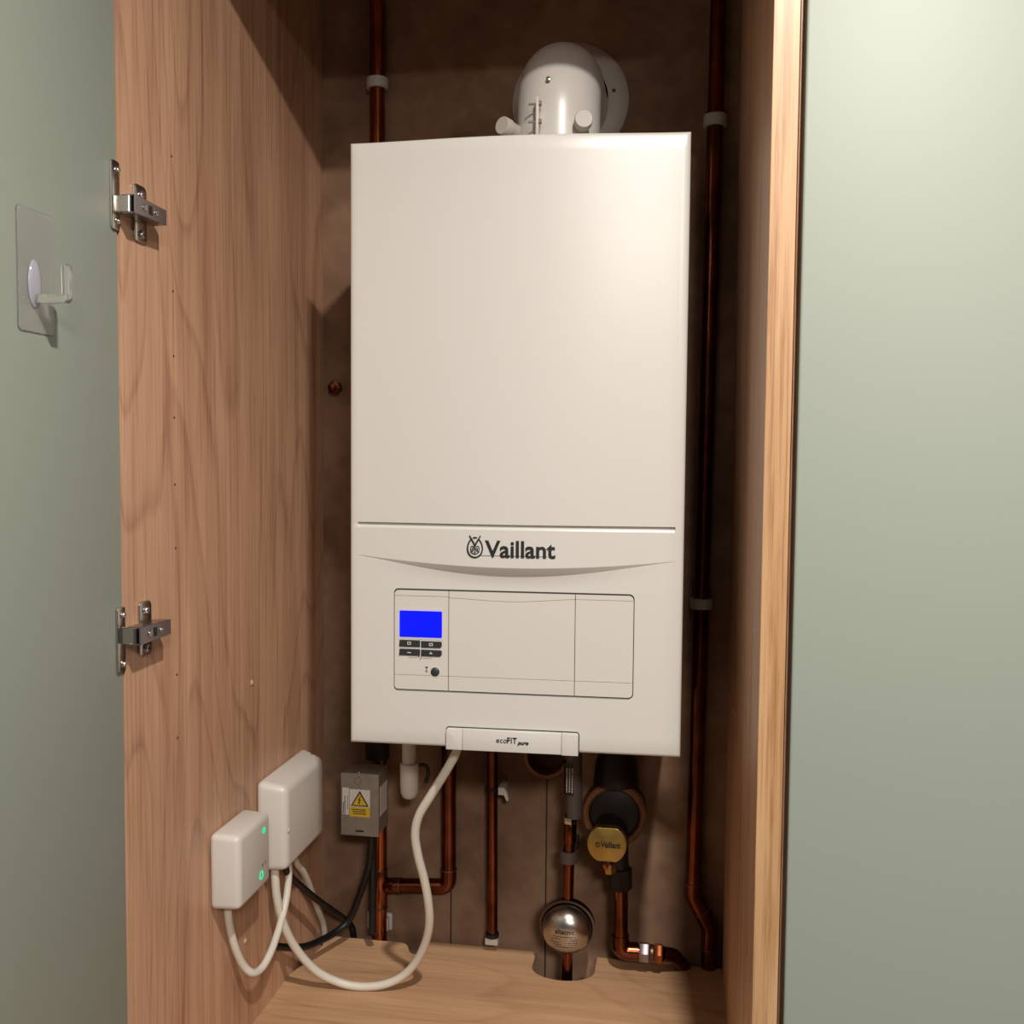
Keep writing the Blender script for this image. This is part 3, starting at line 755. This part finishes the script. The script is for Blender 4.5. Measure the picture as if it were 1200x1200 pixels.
k = thing('pipe_clip', 'small open white clip beside the thin dark pipe under the badge', 'pipe clip', (.140, .285, -.155), 'plastic pipe clips')
MB().prism([(.1285, -.139), (.1375, -.139), (.1420, -.147), (.1440, -.158), (.1405, -.158), (.1370, -.150), (.1285, -.150)], 'xz', .272, .284, .0008, 2).build('clip_arm', M['grey_white'], k)
MB().box(.1285, .1385, .2835, YB, -.150, -.139, .0006).build('clip_base', M['grey_white'], k)

# hexagon bolt in the back wall
bt = MB().cyl((-.1300, YB, .4420), (-.1300, YB - .012, .4420), .0105, seg=6, bev=.0012).cyl((-.1300, YB - .010, .4420), (-.1300, YB - .020, .4420), .0050, seg=20, bev=.0006).build('hexagon_bolt', M['copper_dull'])
tag(bt, 'dark hexagon bolt in the back wall left of the boiler', 'bolt')

# ------------------------------------------------------------------ metal junction box
jb = thing('junction_box', 'grey metal electrical box with yellow warning label below the boiler', 'junction box', (-.057, .228, -.197))
MB().box(-.0835, -.0300, .2025, .2500, -.1950, -.1085, .0008, 1).build('box_body', M['zinc'], jb)
lid = MB()
lid.box(-.0850, -.0290, .2000, .2022, -.1968, -.1070, .0008, 1)
lid.build('lid', M['zinc'], jb)
MB().lathe([(.0046, 0), (.0050, .0004), (.0056, .0004), (.0058, 0)], (-.0597, .2000, -.1175), (0, -1, 0), 28).build('knockout_ring', M['nickel_dark'], jb)
MB().box(-.0630, -.0510, .1996, .2004, -.1908, -.1885).build('lid_slot', M['black'], jb)
MB().ball((-.0585, .2040, -.1068), .0025, .0025, .0018, 16).build('lid_screw', M['nickel'], jb)
lbl = MB().box(-.0822, -.0725, .1994, .2002, -.1668, -.1280).build('side_label', M['label'], jb)
wl = MB().box(-.0715, -.0416, .1994, .2002, -.1552, -.1298).build('warning_label', M['label'], jb)
MB().box(-.0715, -.0416, .1993, .2002, -.1690, -.1554).build('yellow_field', M['yellow'], wl)
tri = [(-.0565, -.1316), (-.0697, -.1536), (-.0433, -.1536)]
MB().prism(tri, 'xz', .1989, .1996).build('warning_triangle', M['black'], wl)
tri2 = [(-.0565, -.1352), (-.0669, -.1520), (-.0461, -.1520)]
MB().prism(tri2, 'xz', .1986, .1992).build('triangle_field', M['yellow'], wl)
MB().prism([(-.0552, -.1385), (-.0590, -.1450), (-.0570, -.1448), (-.0582, -.1484), (-.0588, -.1482), (-.0575, -.1508), (-.0560, -.1490), (-.0568, -.1488), (-.0548, -.1438), (-.0566, -.1440), (-.0546, -.1388)], 'xz', .1983, .1989).build('lightning_bolt', M['black'], wl)
pr = MB(); random.seed(9)
for i, z in enumerate((-.1585, -.1615, -.1645)):
    x = -.068 + .001 * i
    while x < -.047 - .001 * i:
        w_ = random.uniform(.0012, .003); pr.box(x, x + w_, .1989, .1995, z - .0007, z + .0007); x += w_ + .0007
pr.build('label_print', M['gap'], wl, smooth=False)
pr = MB()
for i, x in enumerate((-.0806, -.0785)):
    z = -.1655
    while z < (-.150 if i == 0 else -.140):
        h_ = random.uniform(.001, .0026); pr.box(x - .0006, x + .0006, .1990, .1996, z, z + h_); z += h_ + .0007
pr.box(-.0748, -.0743, .1990, .1996, -.160, -.139)
pr.build('label_print', M['gap'], lbl, smooth=False)
MB().box(-.0301, -.0296, .2090, .2420, -.1700, -.1280).build('side_label', M['label'], jb)
MB().box(-.0835, -.0715, .2500, YB, -.175, -.130).build('back_bracket', M['zinc'], jb)

# ------------------------------------------------------------------ white boxes on the left side panel
sb = thing('control_box', 'small square white box with green lights, the nearer one on the left side panel', 'control box', (XL, -.026, -.19), 'white electronic boxes on the side panel')
def tp(vs):
    for v in vs:
        if v.co.x > -.13:
            v.co.y += .0015 if v.co.y < -.03 else -.0015; v.co.z += .0015 if v.co.z < -.14 else -.0015
MB().box(XL, -.1115, -.0700, .0200, -.1890, -.0985, .0075, 5, tp).build('housing', M['white_plastic'], sb)
xs_ = -.1115
MB().lathe([(0, .0004), (.0040, .0003), (.0042, 0)], (xs_, -.0015, -.1165), (1, 0, 0), 24).build('status_light', M['led'], sb)
rg = MB()
for k_ in range(32): pass
rg.lathe([(.0032, 0), (.0032, .0004), (.0056, .0004), (.0056, 0)], (xs_, -.0095, -.1690), (1, 0, 0), 32)
rg.build('light_ring', M['led'], sb)
sy = MB(); sy.box(xs_ - .0001, xs_ + .0002, -.0065, -.0045, -.1600, -.1560); sy.build('mode_symbol', M['gap'], sb)
mk = mat('red_print', (190, 120, 100), .5)
sy = MB(); sy.box(xs_ - .0001, xs_ + .0002, .0015, .0050, -.1585, -.1570); sy.box(xs_ - .0001, xs_ + .0002, .0027, .0038, -.1610, -.1545); sy.build('mode_symbol', mk, sb)
sy = MB(); sy.box(xs_ - .0001, xs_ + .0002, .0020, .0050, -.1680, -.1668); sy.box(xs_ - .0001, xs_ + .0002, .0020, .0050, -.1710, -.1702); sy.build('mode_symbol', M['grey_white'], sb)

lbx = thing('control_box', 'larger plain white box mounted behind the small one with green lights', 'control box', (XL, .13, -.20), 'white electronic boxes on the side panel')
def tp2(vs):
    for v in vs:
        if v.co.x > -.13:
            v.co.y += .006 if v.co.y < .12 else -.020
            v.co.z += .002 if v.co.z < -.14 else -.008
MB().box(XL, -.1085, .0580, .2180, -.1975, -.0780, .0090, 5, tp2).build('housing', M['white_plastic'], lbx)
MB().lathe([(0, .0012), (.0022, .0010), (.0032, .0)], (-.1085, .0690, -.1430), (1, 0, 0), 20).build('reflection_dot', M['white'], lbx)  # raised white dot added in place of a light reflection on the housing
MB().cyl((-.128, .196, -.0850), (-.128, .196, -.0822), .0022, seg=16).build('vent_hole', M['gap'], lbx)

# ------------------------------------------------------------------ cables
def cable(name, pts, r, m, label, k=8):
    o = MB().sweep(spline(pts, k), r, 14).build(name, M[m]); return tag(o, label, 'cable')
cable('cable', [(0.1212,0.045,-0.0078),(0.1155,0.047,-0.0246),(0.1009,0.05,-0.0509),(0.0833,0.056,-0.0798),(0.0659,0.064,-0.1098),(0.0589,0.072,-0.1374),(0.0602,0.082,-0.1689),(0.065,0.094,-0.2037),(0.0677,0.106,-0.2404),(0.0654,0.12,-0.2757),(0.0557,0.135,-0.3106),(0.0396,0.147,-0.3441),(0.0179,0.152,-0.3691),(-0.0096,0.151,-0.3825),(-0.0414,0.148,-0.3860),(-0.0702,0.143,-0.3795),(-0.0959,0.13,-0.3594),(-0.1155,0.112,-0.3234),(-0.1259,0.094,-0.2828),(-0.1302,0.082,-0.243),(-0.1313,0.078,-0.2128),(-0.1318,0.078,-0.1923)],
      .0056, 'cable_white', 'thick white cable looping from the boiler badge over the oak floor to the larger box')
cable('cable', [(-0.1425,-0.035,-0.1855),(-0.1425,-0.035,-0.2093),(-0.1420,-0.03,-0.2305),(-0.1396,-0.022,-0.2574),(-0.1355,-0.01,-0.2834),(-0.1279,0.0,-0.2976),(-0.1236,0.018,-0.3),(-0.1216,0.04,-0.2911),(-0.1228,0.065,-0.278),(-0.1244,0.088,-0.2612),(-0.1245,0.1,-0.2432),(-0.1249,0.107,-0.2216),(-0.125,0.108,-0.1956)],
      .0048, 'cable_white', 'short white cable hanging in a loop below the small box with green lights')
cable('cable', [(-0.1366,0.15,-0.1958),(-0.1357,0.16,-0.2239),(-0.1344,0.185,-0.2501),(-0.1366,0.22,-0.2916),(-0.1405,0.258,-0.3387),(-0.1440,0.290,-0.3784),(-0.1440,0.300,-0.430)],
      .0046, 'cable_white', 'white cable running from the larger box down to the rear floor corner')
cable('cable', [(-0.1293,0.098,-0.1961),(-0.1257,0.11,-0.2201),(-0.1235,0.145,-0.2504),(-0.1206,0.195,-0.2905),(-0.112,0.245,-0.3315),(-0.1048,0.285,-0.3652),(-0.1008,0.299,-0.3860),(-.099,.302,-.43)],
      .0048, 'cable_black', 'black cable slanting from the larger white box to the rear floor edge')
cable('cable', [(-0.0477,0.228,-0.1940),(-0.0496,0.23,-0.2206),(-0.055,0.235,-0.2546),(-0.0726,0.245,-0.305),(-0.09,0.25,-0.3448),(-0.1045,0.235,-0.357),(-0.1168,0.205,-0.3562),(-0.1271,0.172,-0.3496),(-0.1360,0.14,-0.3360),(-.1430,.10,-.3150)],
      .0050, 'cable_black', 'black cable from the metal junction box sweeping left along the floor corner')
cable('cable', [(-0.0500,0.236,-0.1940),(-0.0515,0.243,-0.2385),(-0.0530,0.248,-0.3418),(-0.0530,0.250,-0.3600)],
      .0056, 'cable_black', 'straight black cable hanging from the metal junction box in front of the copper pipe')

# ------------------------------------------------------------------ light
def disc(name, loc, size, energy, col):
    l = bpy.data.lights.new(name, 'AREA'); l.shape = 'DISK'; l.size = size; l.energy = energy; l.color = col
    o = bpy.data.objects.new(name, l); COL.objects.link(o); o.location = loc; return o
disc('ceiling_downlight', (.545, -.915, 1.20), .06, 17, (1., .935, .875))
disc('ceiling_downlight', (1.0, -2.45, 1.20), .5, 44, (1., .945, .885))
w = bpy.data.worlds.new('room'); w.use_nodes = True
w.node_tree.nodes['Background'].inputs['Color'].default_value = (.95, .95, 1.0, 1)
w.node_tree.nodes['Background'].inputs['Strength'].default_value = .035
sc.world = w

# ------------------------------------------------------------------ camera
yaw, pitch, roll = .168448, .054143, .008283
cy, sy_ = math.cos(yaw), math.sin(yaw)
f = Vector((-sy_ * math.cos(pitch), cy * math.cos(pitch), -math.sin(pitch)))
r = Vector((cy, sy_, 0)); u = r.cross(f)
r2 = r * math.cos(roll) + u * math.sin(roll); u2 = u * math.cos(roll) - r * math.sin(roll)
cam = bpy.data.cameras.new('camera'); cam.sensor_width = 36; cam.lens = 36 * 1156.68 / 1200; cam.clip_start = .02
co = bpy.data.objects.new('camera', cam); COL.objects.link(co)
mw = Matrix((r2, u2, -f)).transposed().to_4x4(); mw.translation = Vector((.38169, -1.11553, .33872))
co.matrix_world = mw
sc.camera = co

sc.view_settings.view_transform = 'Standard'; sc.view_settings.look = 'None'
sc.view_settings.exposure = .64; sc.view_settings.gamma = 1.; sc.view_settings.use_curve_mapping = False
